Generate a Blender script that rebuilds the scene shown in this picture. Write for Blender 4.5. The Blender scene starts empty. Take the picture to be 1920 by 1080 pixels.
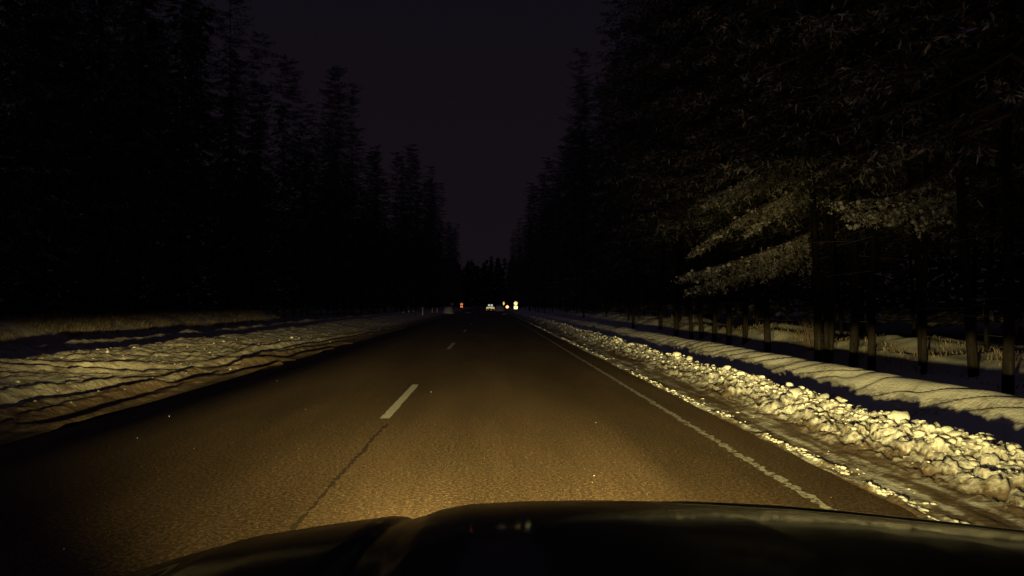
import bpy, bmesh, math, random
import numpy as np
from mathutils import Vector, Matrix
R = math.radians
random.seed(7)
rng = np.random.default_rng(7)
scene = bpy.context.scene
C = scene.collection

# ------------------------------------------------------------------ camera
CAM_H = 1.4
cd = bpy.data.cameras.new('camera'); cam = bpy.data.objects.new('camera', cd); C.objects.link(cam)
cd.lens = 27.0; cd.sensor_width = 36.0; cd.clip_start = 0.05; cd.clip_end = 4000
cam.location = (0, 0, CAM_H)
cam.rotation_euler = (R(90 + 1.19), 0, R(-1.67))
scene.camera = cam

# ------------------------------------------------------------------ night sky
w = bpy.data.worlds.new('World'); scene.world = w; w.use_nodes = True
nt = w.node_tree; nt.nodes.clear()
wo = nt.nodes.new('ShaderNodeOutputWorld'); bg = nt.nodes.new('ShaderNodeBackground')
tc = nt.nodes.new('ShaderNodeTexCoord'); sx = nt.nodes.new('ShaderNodeSeparateXYZ')
rp = nt.nodes.new('ShaderNodeValToRGB')
nt.links.new(tc.outputs['Generated'], sx.inputs[0]); nt.links.new(sx.outputs['Z'], rp.inputs[0])
rp.color_ramp.elements[0].position = 0.0; rp.color_ramp.elements[0].color = (0.0078, 0.0054, 0.0072, 1)
rp.color_ramp.elements[1].position = 0.55; rp.color_ramp.elements[1].color = (0.0042, 0.0034, 0.0068, 1)
nt.links.new(rp.outputs[0], bg.inputs[0]); nt.links.new(bg.outputs[0], wo.inputs[0])
bg.inputs[1].default_value = 1.0

# weak fill lamp added behind the car to lift dark trees and snow
sd = bpy.data.lights.new('fill_sun', 'SUN'); so_ = bpy.data.objects.new('fill_sun', sd); C.objects.link(so_)
sd.energy = 0.03; sd.angle = R(40); sd.color = (0.62, 0.52, 1.0); so_.rotation_euler = (R(40), 0, R(-20)); so_.location = (0, -20, 30)

# ------------------------------------------------------------------ head lamps of the car the picture is taken from
LAMP_P = 8200.0
CAR_X = 0.19
def math_node(t, op, a=None, b=None, c=None):
    n = t.nodes.new('ShaderNodeMath'); n.operation = op
    for i, v in enumerate((a, b, c)):
        if v is None: continue
        if isinstance(v, (int, float)): n.inputs[i].default_value = v
        else: t.links.new(v, n.inputs[i])
    return n.outputs[0]
def smooth(t, v, lo, hi, o0=0.0, o1=1.0):
    n = t.nodes.new('ShaderNodeMapRange'); n.interpolation_type = 'SMOOTHSTEP'
    t.links.new(v, n.inputs['Value'])
    n.inputs['From Min'].default_value = lo; n.inputs['From Max'].default_value = hi
    n.inputs['To Min'].default_value = o0; n.inputs['To Max'].default_value = o1
    return n.outputs['Result']
def head_lamp(x):
    """dipped beam: sharp cut-off near the horizon that climbs on the kerb side, a weak spill above it"""
    ld = bpy.data.lights.new('dipped_beam', 'SPOT'); lo = bpy.data.objects.new('dipped_beam', ld); C.objects.link(lo)
    lo.location = (x, 2.06, 0.66); lo.rotation_euler = (R(90), 0, 0)
    ld.energy = LAMP_P; ld.color = (1.0, 0.80, 0.27); ld.spot_size = R(150); ld.spot_blend = 0.15; ld.shadow_soft_size = 0.045
    ld.use_nodes = True; t = ld.node_tree
    em = [n for n in t.nodes if n.type == 'EMISSION'][0]
    tx = t.nodes.new('ShaderNodeTexCoord'); sp = t.nodes.new('ShaderNodeSeparateXYZ')
    t.links.new(tx.outputs['Normal'], sp.inputs[0])
    M = lambda *a: math_node(t, *a)
    az = M('MULTIPLY', M('ARCTAN2', sp.outputs['X'], M('MULTIPLY', sp.outputs['Z'], -1.0)), 57.2958)
    el = M('MULTIPLY', M('ARCSINE', sp.outputs['Y']), 57.2958)
    cut = M('ADD', -0.35, smooth(t, az, 0.0, 16.0, 0.0, 0.45))
    d = M('SUBTRACT', cut, el)                               # degrees below the cut-off
    below = smooth(t, d, -0.9, 0.9)
    dd = M('MAXIMUM', d, 0.0)
    def gauss(sl, sr):
        g = M('DIVIDE', az, smooth(t, az, -3.0, 3.0, sl, sr)); return M('EXPONENT', M('MULTIPLY', M('MULTIPLY', g, g), -1.0))
    win = M('MULTIPLY', smooth(t, az, -42.0, -25.0), smooth(t, az, 62.0, 44.0))
    near = M('MULTIPLY', M('MULTIPLY', M('EXPONENT', M('MULTIPLY', dd, -1 / 10.0)), 0.60), gauss(25.0, 34.0))     # foreground
    far = M('MULTIPLY', M('MULTIPLY', M('EXPONENT', M('MULTIPLY', dd, -1 / 2.6)), 1.25), gauss(60.0, 31.0))        # band under the cut-off
    main = M('MULTIPLY', M('MULTIPLY', below, M('ADD', near, far)), win)
    ga = M('DIVIDE', M('SUBTRACT', az, 21.0), 9.0)
    ge = M('DIVIDE', M('SUBTRACT', el, 8.0), 4.0)
    lobe = M('EXPONENT', M('MULTIPLY', M('ADD', M('MULTIPLY', ga, ga), M('MULTIPLY', ge, ge)), -1.0))
    up = M('EXPONENT', M('MULTIPLY', M('MAXIMUM', el, 0.0), -1 / 9.0))
    ahead = M('MULTIPLY', M('EXPONENT', M('MULTIPLY', M('MULTIPLY', az, az), -1 / 49.0)), smooth(t, el, 3.5, 0.2))
    spill = M('ADD', M('ADD', M('MULTIPLY', lobe, 0.10), M('MULTIPLY', ahead, 0.20)), M('MULTIPLY', M('MULTIPLY', up, win), 0.003))
    t.links.new(M('ADD', main, spill), em.inputs['Strength'])
    return lo
head_lamp(CAR_X - 0.62); head_lamp(CAR_X + 0.62)

scene.view_settings.view_transform = 'Standard'
scene.view_settings.look = 'None'
scene.view_settings.exposure = 0.0
scene.view_settings.gamma = 1.0
scene.cycles.use_denoising = True
scene.cycles.max_bounces = 5
scene.cycles.diffuse_bounces = 3
scene.cycles.sample_clamp_indirect = 3.0

# ------------------------------------------------------------------ helpers
def tag(o, label=None, cat=None, group=None, kind=None):
    if label: o['label'] = label
    if cat: o['category'] = cat
    if group: o['group'] = group
    if kind: o['kind'] = kind
    return o
def empty(name, loc=(0, 0, 0), rz=0.0):
    o = bpy.data.objects.new(name, None); C.objects.link(o)
    o.location = loc; o.rotation_euler = (0, 0, rz); o.empty_display_size = 0.3
    return o
def link(name, me, mat=None, parent=None, loc=(0, 0, 0)):
    o = bpy.data.objects.new(name, me); C.objects.link(o)
    if mat and not me.materials: me.materials.append(mat)
    o.location = loc
    if parent: o.parent = parent
    return o
def np_mesh(name, verts, faces, smooth_shade=False):
    """verts (n,3) and faces (m,k) all of one k"""
    verts = np.asarray(verts, dtype=np.float32); faces = np.asarray(faces, dtype=np.int32)
    me = bpy.data.meshes.new(name); m, k = faces.shape
    me.vertices.add(len(verts)); me.vertices.foreach_set('co', verts.ravel())
    me.loops.add(m * k); me.loops.foreach_set('vertex_index', faces.ravel())
    me.polygons.add(m); me.polygons.foreach_set('loop_start', np.arange(0, m * k, k, dtype=np.int32))
    if smooth_shade: me.polygons.foreach_set('use_smooth', np.ones(m, dtype=bool))
    me.update(calc_edges=True); me.validate()
    return me
def grid_mesh(name, xs, ys, Z, smooth_shade=True):
    nx, ny = len(xs), len(ys)
    X, Y = np.meshgrid(xs, ys)
    v = np.stack([X, Y, Z], -1).reshape(-1, 3)
    i = np.arange(nx * ny).reshape(ny, nx)
    f = np.stack([i[:-1, :-1], i[:-1, 1:], i[1:, 1:], i[1:, :-1]], -1).reshape(-1, 4)
    return np_mesh(name, v, f, smooth_shade)
def hash2(ix, iy, seed):
    h = (ix.astype(np.int64) * 374761393 + iy.astype(np.int64) * 668265263 + seed * 1442695041) & 0xffffffff
    h = ((h ^ (h >> 13)) * 1274126177) & 0xffffffff
    h = h ^ (h >> 16)
    return (h & 0xffff) / 65535.0
def vnoise(x, y, seed=0):
    ix = np.floor(x); iy = np.floor(y); fx = x - ix; fy = y - iy
    u = fx * fx * fx * (fx * (fx * 6 - 15) + 10); v = fy * fy * fy * (fy * (fy * 6 - 15) + 10)
    ix = ix.astype(np.int64); iy = iy.astype(np.int64)
    a = hash2(ix, iy, seed); b = hash2(ix + 1, iy, seed); c = hash2(ix, iy + 1, seed); d = hash2(ix + 1, iy + 1, seed)
    return (a + (b - a) * u) * (1 - v) + (c + (d - c) * u) * v
def fbm(x, y, octs=4, seed=0, gain=0.5):
    s = np.zeros_like(x, dtype=float); a = 1.0; t = 0.0
    for k in range(octs):
        s += a * (vnoise(x * 2 ** k, y * 2 ** k, seed + 17 * k) - 0.5); t += a; a *= gain
    return s / t * 2
def cells(x, y, seed):
    """cellular noise: distance to the crack between cells, and a random value per cell"""
    ix = np.floor(x).astype(np.int64); iy = np.floor(y).astype(np.int64)
    f1 = np.full(x.shape, 9.0); f2 = np.full(x.shape, 9.0); val = np.zeros(x.shape); ox = np.zeros(x.shape); oy = np.zeros(x.shape)
    for a in (-1, 0, 1):
        for b in (-1, 0, 1):
            cx, cy = ix + a, iy + b
            dx = cx + hash2(cx, cy, seed) - x; dy = cy + hash2(cx, cy, seed + 5) - y; d = np.hypot(dx, dy)
            n1 = d < f1; f2 = np.where(n1, f1, np.minimum(f2, d)); val = np.where(n1, hash2(cx, cy, seed + 9), val)
            ox = np.where(n1, dx, ox); oy = np.where(n1, dy, oy); f1 = np.where(n1, d, f1)
    return f2 - f1, val, ox, oy
def bumpf(x, c, wl, wr):
    """smooth hump: wl on the left side of c, wr on the right"""
    wv = np.where(x < c, wl, wr)
    return np.exp(-((x - c) / wv) ** 2)
def sstep(x, a, b):
    t = np.clip((x - a) / (b - a), 0, 1); return t * t * (3 - 2 * t)
class MB:
    def __init__(self): self.bm = bmesh.new()
    def box(self, c, s, rot=None, bevel=0.0):
        M_ = Matrix.Translation(c) @ (rot.to_4x4() if rot is not None else Matrix.Identity(4)) @ Matrix.Diagonal((s[0], s[1], s[2], 1))
        r = bmesh.ops.create_cube(self.bm, size=1.0, matrix=M_)
        if bevel:
            es = list({e for v in r['verts'] for e in v.link_edges})
            bmesh.ops.bevel(self.bm, geom=es, offset=bevel, segments=2, affect='EDGES', profile=0.5)
        return self
    def cyl(self, a, b, r0, r1=None, n=10, caps=True):
        a = Vector(a); b = Vector(b); d = b - a; r1 = r0 if r1 is None else r1
        M_ = Matrix.Translation((a + b) / 2) @ d.to_track_quat('Z', 'Y').to_matrix().to_4x4()
        bmesh.ops.create_cone(self.bm, cap_ends=caps, segments=n, radius1=r0, radius2=max(r1, 1e-4), depth=d.length, matrix=M_)
        return self
    def poly(self, pts, thick_vec):
        vs = [self.bm.verts.new(p) for p in pts]
        f = self.bm.faces.new(vs)
        r = bmesh.ops.extrude_face_region(self.bm, geom=[f])
        bmesh.ops.translate(self.bm, verts=[v for v in r['geom'] if isinstance(v, bmesh.types.BMVert)], vec=thick_vec)
        bmesh.ops.recalc_face_normals(self.bm, faces=self.bm.faces[:])
        return self
    def build(self, name, mat, parent=None, smooth_shade=False, loc=(0, 0, 0)):
        me = bpy.data.meshes.new(name); self.bm.to_mesh(me); self.bm.free()
        if smooth_shade:
            for p in me.polygons: p.use_smooth = True
        return link(name, me, mat, parent, loc)

# ------------------------------------------------------------------ materials
def mat_base(name, color=(0.5, 0.5, 0.5), rough=0.6, spec=0.5, metal=0.0):
    m = bpy.data.materials.new(name); m.use_nodes = True
    b = m.node_tree.nodes['Principled BSDF']
    b.inputs['Base Color'].default_value = (*color, 1); b.inputs['Roughness'].default_value = rough
    b.inputs['Specular IOR Level'].default_value = spec; b.inputs['Metallic'].default_value = metal
    return m, m.node_tree, b
def noise(t, scale, detail=3, rough=0.55, vec=None, out='Fac'):
    n = t.nodes.new('ShaderNodeTexNoise'); n.inputs['Scale'].default_value = scale
    n.inputs['Detail'].default_value = detail; n.inputs['Roughness'].default_value = rough
    if vec is not None: t.links.new(vec, n.inputs['Vector'])
    return n.outputs[out]
def ramp(t, fac, stops):
    n = t.nodes.new('ShaderNodeValToRGB'); t.links.new(fac, n.inputs[0])
    e = n.color_ramp.elements
    while len(e) < len(stops): e.new(0.5)
    for i, (p, c) in enumerate(stops):
        e[i].position = p; e[i].color = (*c, 1) if len(c) == 3 else c
    return n.outputs[0]
def mix(t, fac, a, b, blend='MIX'):
    n = t.nodes.new('ShaderNodeMix'); n.data_type = 'RGBA'; n.blend_type = blend
    for s, v in ((n.inputs['Factor'], fac), (n.inputs['A'], a), (n.inputs['B'], b)):
        if hasattr(v, 'is_output'): t.links.new(v, s)
        elif isinstance(v, (int, float)): s.default_value = v
        else: s.default_value = (*v, 1)
    return n.outputs['Result']
def bump(t, b, h, strength, dist):
    n = t.nodes.new('ShaderNodeBump'); n.inputs['Strength'].default_value = strength; n.inputs['Distance'].default_value = dist
    t.links.new(h, n.inputs['Height']); t.links.new(n.outputs[0], b.inputs['Normal'])
def objvec(t, scale=(1, 1, 1)):
    tcn = t.nodes.new('ShaderNodeTexCoord'); mp = t.nodes.new('ShaderNodeMapping'); mp.inputs['Scale'].default_value = scale
    t.links.new(tcn.outputs['Object'], mp.inputs['Vector']); return mp.outputs[0]

def make_asphalt():
    m, t, b = mat_base('asphalt', rough=0.55, spec=0.35)
    v = objvec(t); vl = objvec(t, (1, 0.12, 1))
    big = noise(t, 0.9, 4, 0.6, vl)
    base = ramp(t, big, [(0.30, (0.080, 0.054, 0.034)), (0.52, (0.132, 0.088, 0.055)), (0.72, (0.18, 0.122, 0.080))])
    g1 = noise(t, 34, 4, 0.75, v)
    col = mix(t, 0.75, base, ramp(t, g1, [(0.36, (0.15, 0.14, 0.13)), (0.5, (0.85, 0.83, 0.80)), (0.64, (2.6, 2.5, 2.3))]), 'MULTIPLY')
    vor = t.nodes.new('ShaderNodeTexVoronoi'); vor.inputs['Scale'].default_value = 42; t.links.new(v, vor.inputs['Vector'])
    chip = math_node(t, 'LESS_THAN', vor.outputs['Distance'], 0.22)
    sc = t.nodes.new('ShaderNodeSeparateColor'); t.links.new(vor.outputs['Color'], sc.inputs[0])
    pick = math_node(t, 'GREATER_THAN', sc.outputs[0], 0.88)
    col = mix(t, math_node(t, 'MULTIPLY', math_node(t, 'MULTIPLY', chip, pick), 0.9), col, (0.48, 0.42, 0.32))
    t.links.new(col, b.inputs['Base Color'])
    bump(t, b, noise(t, 55, 4, 0.7, v), 1.0, 0.016)
    return m
M_ASPH = make_asphalt()
def make_paint(name, keep):
    m, t, b = mat_base(name, rough=0.6, spec=0.3)
    v = objvec(t)
    n1 = noise(t, 18, 4, 0.7, v)
    t.links.new(ramp(t, n1, [(keep - 0.07, (0.10, 0.075, 0.055)), (keep + 0.05, (0.62, 0.60, 0.55)), (1.0, (0.78, 0.77, 0.73))]), b.inputs['Base Color'])
    bump(t, b, noise(t, 60, 3, 0.6, v), 0.5, 0.01)
    return m
M_DASH = make_paint('worn white road paint', 0.34)
M_EDGE = make_paint('faded edge line paint', 0.47)
M_TAR, _, _ = mat_base('tar seam', (0.062, 0.043, 0.028), 0.7, 0.3)

def make_snow(name, dirt_pos, clean=(0.80, 0.79, 0.76), dirty=(0.22, 0.165, 0.12), sc=2.2, bscale=22, bstr=0.5, stretch=1.0):
    m, t, b = mat_base(name, rough=0.55, spec=0.25)
    v = objvec(t, (1, stretch, 1))
    n1 = noise(t, sc, 6, 0.62, v)
    n2 = noise(t, sc * 7, 4, 0.6, v)
    f = math_node(t, 'ADD', math_node(t, 'MULTIPLY', n1, 0.6), math_node(t, 'MULTIPLY', n2, 0.4))
    if dirt_pos is not None:                       # salted, muddy snow within spray reach of the carriageway
        at = t.nodes.new('ShaderNodeAttribute'); at.attribute_name = 'mud'
        f = math_node(t, 'SUBTRACT', f, math_node(t, 'MULTIPLY', at.outputs['Fac'], dirt_pos))
    col = ramp(t, f, [(0.06, (0.085, 0.060, 0.042)), (0.30, dirty), (0.47, clean), (0.75, (0.86, 0.86, 0.85))])
    t.links.new(col, b.inputs['Base Color'])
    bump(t, b, noise(t, bscale, 5, 0.62, v), bstr, 0.05)
    return m
M_SNOW = make_snow('roadside snow', 0.32)
M_SNOWL = make_snow('gritted verge snow', 0.34, clean=(0.66, 0.60, 0.49), dirty=(0.24, 0.17, 0.115), sc=3.0, bscale=9, bstr=0.8)
M_BANK = make_snow('clean bank snow', None, sc=0.8, bscale=14, bstr=0.25, dirty=(0.55, 0.53, 0.50))
M_CLOD = make_snow('broken snow clods', None, sc=5.0, bscale=30, bstr=0.35, dirty=(0.60, 0.56, 0.49))
M_FLOOR = make_snow('forest floor snow', None, sc=0.7, bscale=6, bstr=0.4, clean=(0.5, 0.48, 0.45), dirty=(0.2, 0.16, 0.12))

def make_bark():
    m, t, b = mat_base('spruce bark', rough=0.9, spec=0.1)
    v = objvec(t, (9, 9, 1.6))
    n1 = noise(t, 2.0, 5, 0.65, v)
    t.links.new(ramp(t, n1, [(0.3, (0.012, 0.010, 0.009)), (0.6, (0.030, 0.024, 0.022)), (0.85, (0.10, 0.09, 0.088))]), b.inputs['Base Color'])
    bump(t, b, n1, 0.8, 0.03)
    return m
M_BARK = make_bark()
def make_needles():
    m, t, b = mat_base('frosted spruce needles', rough=0.75, spec=0.15)
    at = t.nodes.new('ShaderNodeAttribute'); at.attribute_name = 'frost'
    n1 = noise(t, 0.9, 4, 0.65, objvec(t))
    f = math_node(t, 'ADD', math_node(t, 'MULTIPLY', at.outputs['Fac'], 0.75), math_node(t, 'MULTIPLY', math_node(t, 'SUBTRACT', n1, 0.5), 1.5))
    t.links.new(ramp(t, f, [(0.16, (0.040, 0.052, 0.034)), (0.36, (0.12, 0.115, 0.085)), (0.56, (0.42, 0.38, 0.34)), (0.8, (0.78, 0.75, 0.73))]), b.inputs['Base Color'])
    return m
M_NEEDLE = make_needles()
M_GRASS, _t, _b = mat_base('frosted dry grass', rough=0.85, spec=0.1)
_n = noise(_t, 3.0, 3, 0.6, objvec(_t))
_t.links.new(ramp(_t, _n, [(0.3, (0.16, 0.12, 0.075)), (0.55, (0.34, 0.27, 0.18)), (0.75, (0.52, 0.46, 0.37))]), _b.inputs['Base Color'])
M_TWIG, _, _ = mat_base('bare twigs', (0.16, 0.12, 0.10), 0.8, 0.2)

# ------------------------------------------------------------------ the ground out to the horizon
def structure(o): o['kind'] = 'structure'; return o
xs = np.concatenate([-np.geomspace(900, 24, 26), np.linspace(-20, 20, 11), np.geomspace(24, 900, 26)])
ys = np.concatenate([np.linspace(-60, 0, 8)[:-1], np.geomspace(1, 301, 50) - 1, np.geomspace(320, 2600, 24)])
X, Y = np.meshgrid(xs, ys)
Z = -0.42 + 0.30 * fbm(X / 6, Y / 6, 3, 3) * sstep(np.abs(X), 9, 16) + 0.0 * X
ground = structure(link('ground', grid_mesh('ground', xs, ys, Z), M_FLOOR))

# road: one sheet with a raised shoulder edge, laid on a bed so its side is closed
ry = np.concatenate([np.linspace(-25, 60, 60), np.geomspace(63, 620, 50)])
rx = np.array([-5.6, -5.15, -5.0, -3.0, -1.28, 0.6, 2.32, 2.72, 3.05, 3.5])
X, Y = np.meshgrid(rx, ry)
Z = -0.012 * np.abs(X + 1.28) * 0.0 + np.where((X < -5.1) | (X > 3.2), -0.10, 0.0)
road = structure(link('road', grid_mesh('road', rx, ry, Z), M_ASPH))

def strip(name, x0, wid, y0, y1, step, jit, mat, parent, z=0.004, seed=1, wob=0.0):
    n = max(4, int((y1 - y0) / step)); yy = np.linspace(y0, y1, n)
    r_ = np.random.default_rng(seed)
    l = x0 - wid / 2 + jit * (r_.random(n) - 0.5) + wob * fbm(yy / 2.0, yy * 0, 3, seed)
    r = x0 + wid / 2 + jit * (r_.random(n) - 0.5) + wob * fbm(yy / 2.0, yy * 0, 3, seed)
    v = np.concatenate([np.stack([l, yy, np.full(n, z)], -1), np.stack([r, yy, np.full(n, z)], -1)])
    i = np.arange(n - 1)
    f = np.stack([i, i + n, i + n + 1, i + 1], -1)
    return link(name, np_mesh(name, v, f), mat, parent)
for k in range(-1, 9):
    y0 = 9.45 + 14.3 * k
    strip('centre_dash', -1.28, 0.115, y0, y0 + 3.95, 0.05, 0.02, M_DASH, road, seed=20 + k)
strip('edge_line', 2.315, 0.072, -20, 160, 0.05, 0.055, M_EDGE, road, seed=5, wob=0.015)
strip('tar_seam', -1.205, 0.028, -6, 9.0, 0.05, 0.035, M_TAR, road, seed=9, wob=0.05)

# ------------------------------------------------------------------ verge by the near lane: slush, windrow, smooth bank, ditch, forest edge
def right_height(X, Y):
    u = X + 0.06 * fbm(Y / 7, Y * 0, 3, 11)
    z = 0.012 + 0.018 * sstep(u, 2.80, 3.3)
    z += 0.050 * bumpf(u, 2.86, 0.05, 0.09) * np.clip(fbm(X / 0.07, Y / 0.22, 3, 12) * 1.5 + 0.15, 0, 1)               # crumbled rim
    z += (0.014 + 0.02 * sstep(u, 3.1, 3.5)) * np.abs(fbm(X / 0.07, Y / 0.7, 3, 13)) * sstep(u, 2.9, 3.1) * sstep(u, 3.9, 3.6)
    # windrow of ploughed clods
    wr = bumpf(u, 4.08, 0.46, 0.20)
    lump = 0.5 + fbm(X / 0.15, Y / 0.30, 4, 14, 0.6)
    z += wr * (0.185 + 0.05 * fbm(Y / 1.1, X / 2, 3, 15)) + 0.07 * (lump - 0.42) * sstep(u, 3.35, 3.75) * sstep(u, 4.75, 4.3)
    band = sstep(u, 3.25, 3.60) * sstep(u, 4.65, 4.3)
    wx, wy = X + 0.05 * fbm(X / .2, Y / .2, 2, 21), Y + 0.10 * fbm(X / .2, Y / .3, 2, 22)
    for sz, dp, sd_ in ((0.19, 0.070, 23), (0.085, 0.040, 27)):            # broken plates with crevices between
        cr, cv, ox, oy = cells(wx / sz, wy / (sz * 1.7), sd_)
        z += band * dp * (sstep(cr, 0.0, 0.30) * (0.45 + 0.9 * cv) - 0.35 + 0.5 * (hash2((cv * 999).astype(np.int64), (cv * 77).astype(np.int64), 3) - .5) * ox)
    # trough behind
    z -= 0.22 * bumpf(u, 4.85, 0.32, 0.35)
    # smooth bank with slanting plough creases
    ph = (Y * 1.0 + (u - 5.7) * 1.5 + 1.3 * fbm(Y / 1.9, u / 1.2, 3, 16)) / 0.85
    saw = ph - np.floor(ph)
    crease = sstep(saw, 0.0, 0.72) * sstep(saw, 1.0, 0.80)
    amp = 0.35 + 0.9 * vnoise(Y / 1.7, X * 0, 18)
    sb = bumpf(u, 6.0, 0.62, 0.55)
    z += sb * (0.29 + 0.04 * fbm(Y / 2.6, X * 0, 2, 17)) + 0.060 * amp * (crease - 0.5) * bumpf(u, 5.65, 0.45, 0.5)
    # ditch and forest edge
    z -= 0.33 * sstep(u, 6.6, 7.6)
    z += 0.85 * sstep(u, 8.8, 10.2) * (0.75 + 0.55 * fbm(Y / 3.1, X / 3.0, 3, 19)) + 0.05 * fbm(X / 0.5, Y / 0.6, 3, 20) * sstep(u, 7.2, 9)
    z -= 0.25 * sstep(u, 11.5, 14.5)
    far = sstep(Y, 70, 170)
    return z
xs = np.concatenate([np.arange(2.79, 6.6, 0.022), np.arange(6.6, 14.6, 0.08)])
ys = np.concatenate([np.linspace(-12, 1.9, 50), np.exp(np.arange(math.log(2), math.log(240), 0.0068))])
X, Y = np.meshgrid(xs, ys)
Z = right_height(X, Y)
vr_me = grid_mesh('snow_verge', xs, ys, Z)
def mud_attr(me, f):
    co = np.empty(len(me.vertices) * 3, dtype=np.float32); me.vertices.foreach_get('co', co); co = co.reshape(-1, 3)
    a = me.attributes.new('mud', 'FLOAT', 'POINT'); a.data.foreach_set('value', f(co).astype(np.float32))
def mud_right(co):
    x, y = co[:, 0], co[:, 1]
    rim = bumpf(x, 2.86, 0.03, 0.08)
    m_ = sstep(x, 3.75, 3.2) * (0.62 + 0.75 * fbm(x / 0.07, y / 1.3, 3, 31)) * (1 - 0.7 * rim)
    wx, wy = x + 0.05 * fbm(x / .2, y / .2, 2, 21), y + 0.10 * fbm(x / .2, y / .3, 2, 22)
    cr, cv, ox, oy = cells(wx / .19, wy / (.19 * 1.7), 23)                    # mud gathered in the crevices between the plates
    m_ = m_ + sstep(cr, 0.16, 0.02) * 0.6 * sstep(x, 3.3, 3.5) * sstep(x, 4.5, 4.3) + 0.25 * sstep(x, 4.4, 3.9) * sstep(x, 3.3, 3.6) * (0.5 + fbm(x / .5, y / 1.0, 3, 33))
    return np.clip(m_, 0, 1.2)
mud_attr(vr_me, mud_right)
verge_r = structure(link('snow_verge', vr_me, M_SNOW))

# ------------------------------------------------------------------ verge beyond the oncoming lane: broad rutted snow, low ridge, second ridge, grassy bank
ruts = [  # ground-plane polylines of the wheel ruts cut through the verge (x, y), half width, depth
    ([(-4.9, 27.0), (-5.5, 19.5), (-6.1, 16.4), (-6.9, 14.4), (-7.9, 13.0)], 0.16, 0.07),
    ([(-4.9, 19.0), (-5.4, 15.0), (-5.9, 12.6), (-6.2, 10.6), (-6.1, 8.0)], 0.16, 0.075),
    ([(-5.0, 48.0), (-5.9, 30.0), (-6.2, 22.0), (-5.8, 17.0), (-5.4, 13.0), (-5.2, 9.0)], 0.13, 0.06),
]
def seg_dist(X, Y, pts):
    P = []
    for i in range(len(pts) - 1):                       # catmull-rom subdivision
        p0 = np.array(pts[max(i - 1, 0)]); p1 = np.array(pts[i]); p2 = np.array(pts[i + 1]); p3 = np.array(pts[min(i + 2, len(pts) - 1)])
        for tt in np.linspace(0, 1, 7)[:-1]:
            P.append(0.5 * ((2 * p1) + (-p0 + p2) * tt + (2 * p0 - 5 * p1 + 4 * p2 - p3) * tt ** 2 + (-p0 + 3 * p1 - 3 * p2 + p3) * tt ** 3))
    P.append(np.array(pts[-1], float)); best = np.full(X.shape, 1e9)
    for a, b in zip(P[:-1], P[1:]):
        ab = b - a; L = (ab ** 2).sum() + 1e-9
        t_ = np.clip(((X - a[0]) * ab[0] + (Y - a[1]) * ab[1]) / L, 0, 1)
        best = np.minimum(best, np.hypot(X - a[0] - t_ * ab[0], Y - a[1] - t_ * ab[1]))
    return best
def left_height(X, Y):
    u = -X + 0.25 * fbm(Y / 9, Y * 0, 3, 41)
    z = 0.008 + 0.06 * sstep(u, 4.85, 6.2) + 0.02 * fbm(X / 1.2, Y / 2.2, 3, 42) * sstep(u, 5.0, 6.2)
    sl_ = np.clip((u - 6.0) / 2.1, 0, 1)
    z += (0.36 + 0.06 * fbm(Y / 2.6, X * 0, 3, 40)) * sl_ ** 1.15                                  # ploughed slope facing the road
    z += 0.040 * fbm(X / 0.16, Y / 0.26, 4, 43, 0.65) * sstep(u, 4.85, 5.6)
    cr, cv, ox, oy = cells(X / 0.16, Y / 0.24, 52)
    z += 0.055 * sstep(cr, 0.0, 0.35) * np.clip(cv - 0.45, 0, 1) * sstep(u, 6.0, 6.8)
    cr2, cv2, ox, oy = cells(X / 0.34 + 0.3 * fbm(X / .3, Y / .4, 2, 57), Y / 0.55, 55)                    # bigger lumps
    z += 0.11 * sstep(cr2, 0.0, 0.4) * np.clip(cv2 - 0.62, 0, 1) * sstep(u, 5.9, 6.8)
    for pts, hw, dp in ruts:
        d = seg_dist(X, Y, pts)
        dp = dp * (0.25 + 1.3 * vnoise(Y / 1.7 + hw * 40, X / 1.5, 53))
        d = d + 0.10 * fbm(X / 0.5, Y / 0.8, 3, 54)
        z += -dp * np.exp(-(d / hw) ** 2) + 0.75 * dp * np.exp(-((d - 2.1 * hw) / (0.8 * hw)) ** 2)
    z -= 0.36 * sstep(u, 8.25, 8.9)
    z += (0.36 + 0.10 * fbm(Y / 1.6, X * 0, 3, 46)) * bumpf(u, 10.6, 0.55, 0.45) + 0.03 * fbm(X / .3, Y / .5, 3, 47) * sstep(u, 8.5, 9.5)
    z -= 0.14 * sstep(u, 11.3, 12.2)
    z += (0.72 + 0.25 * fbm(Y / 4.5, X * 0, 3, 48)) * sstep(u, 14.6, 16.6) * sstep(Y, 66, 52) * sstep(u, 21.0, 18.5)
    z += 0.12 * sstep(u, 14.6, 16.6)
    return z
xs = np.concatenate([np.arange(-22, -13.2, 0.16), np.arange(-13.2, -9.2, 0.06), np.arange(-9.2, -4.78, 0.028)])
ys = np.concatenate([np.linspace(-12, 3.9, 40), np.exp(np.arange(math.log(4), math.log(240), 0.0068))])
X, Y = np.meshgrid(xs, ys)
Z = left_height(X, Y)
vl_me = grid_mesh('rutted_verge', xs, ys, Z)
mud_attr(vl_me, lambda co: np.clip((0.14 + 0.75 * sstep(-co[:, 0], 6.6, 5.0)) * (0.95 + 0.4 * fbm(co[:, 0] / 0.3, co[:, 1] / 1.4, 3, 51)), 0, 1.2))
verge_l = structure(link('rutted_verge', vl_me, M_SNOWL))

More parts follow.
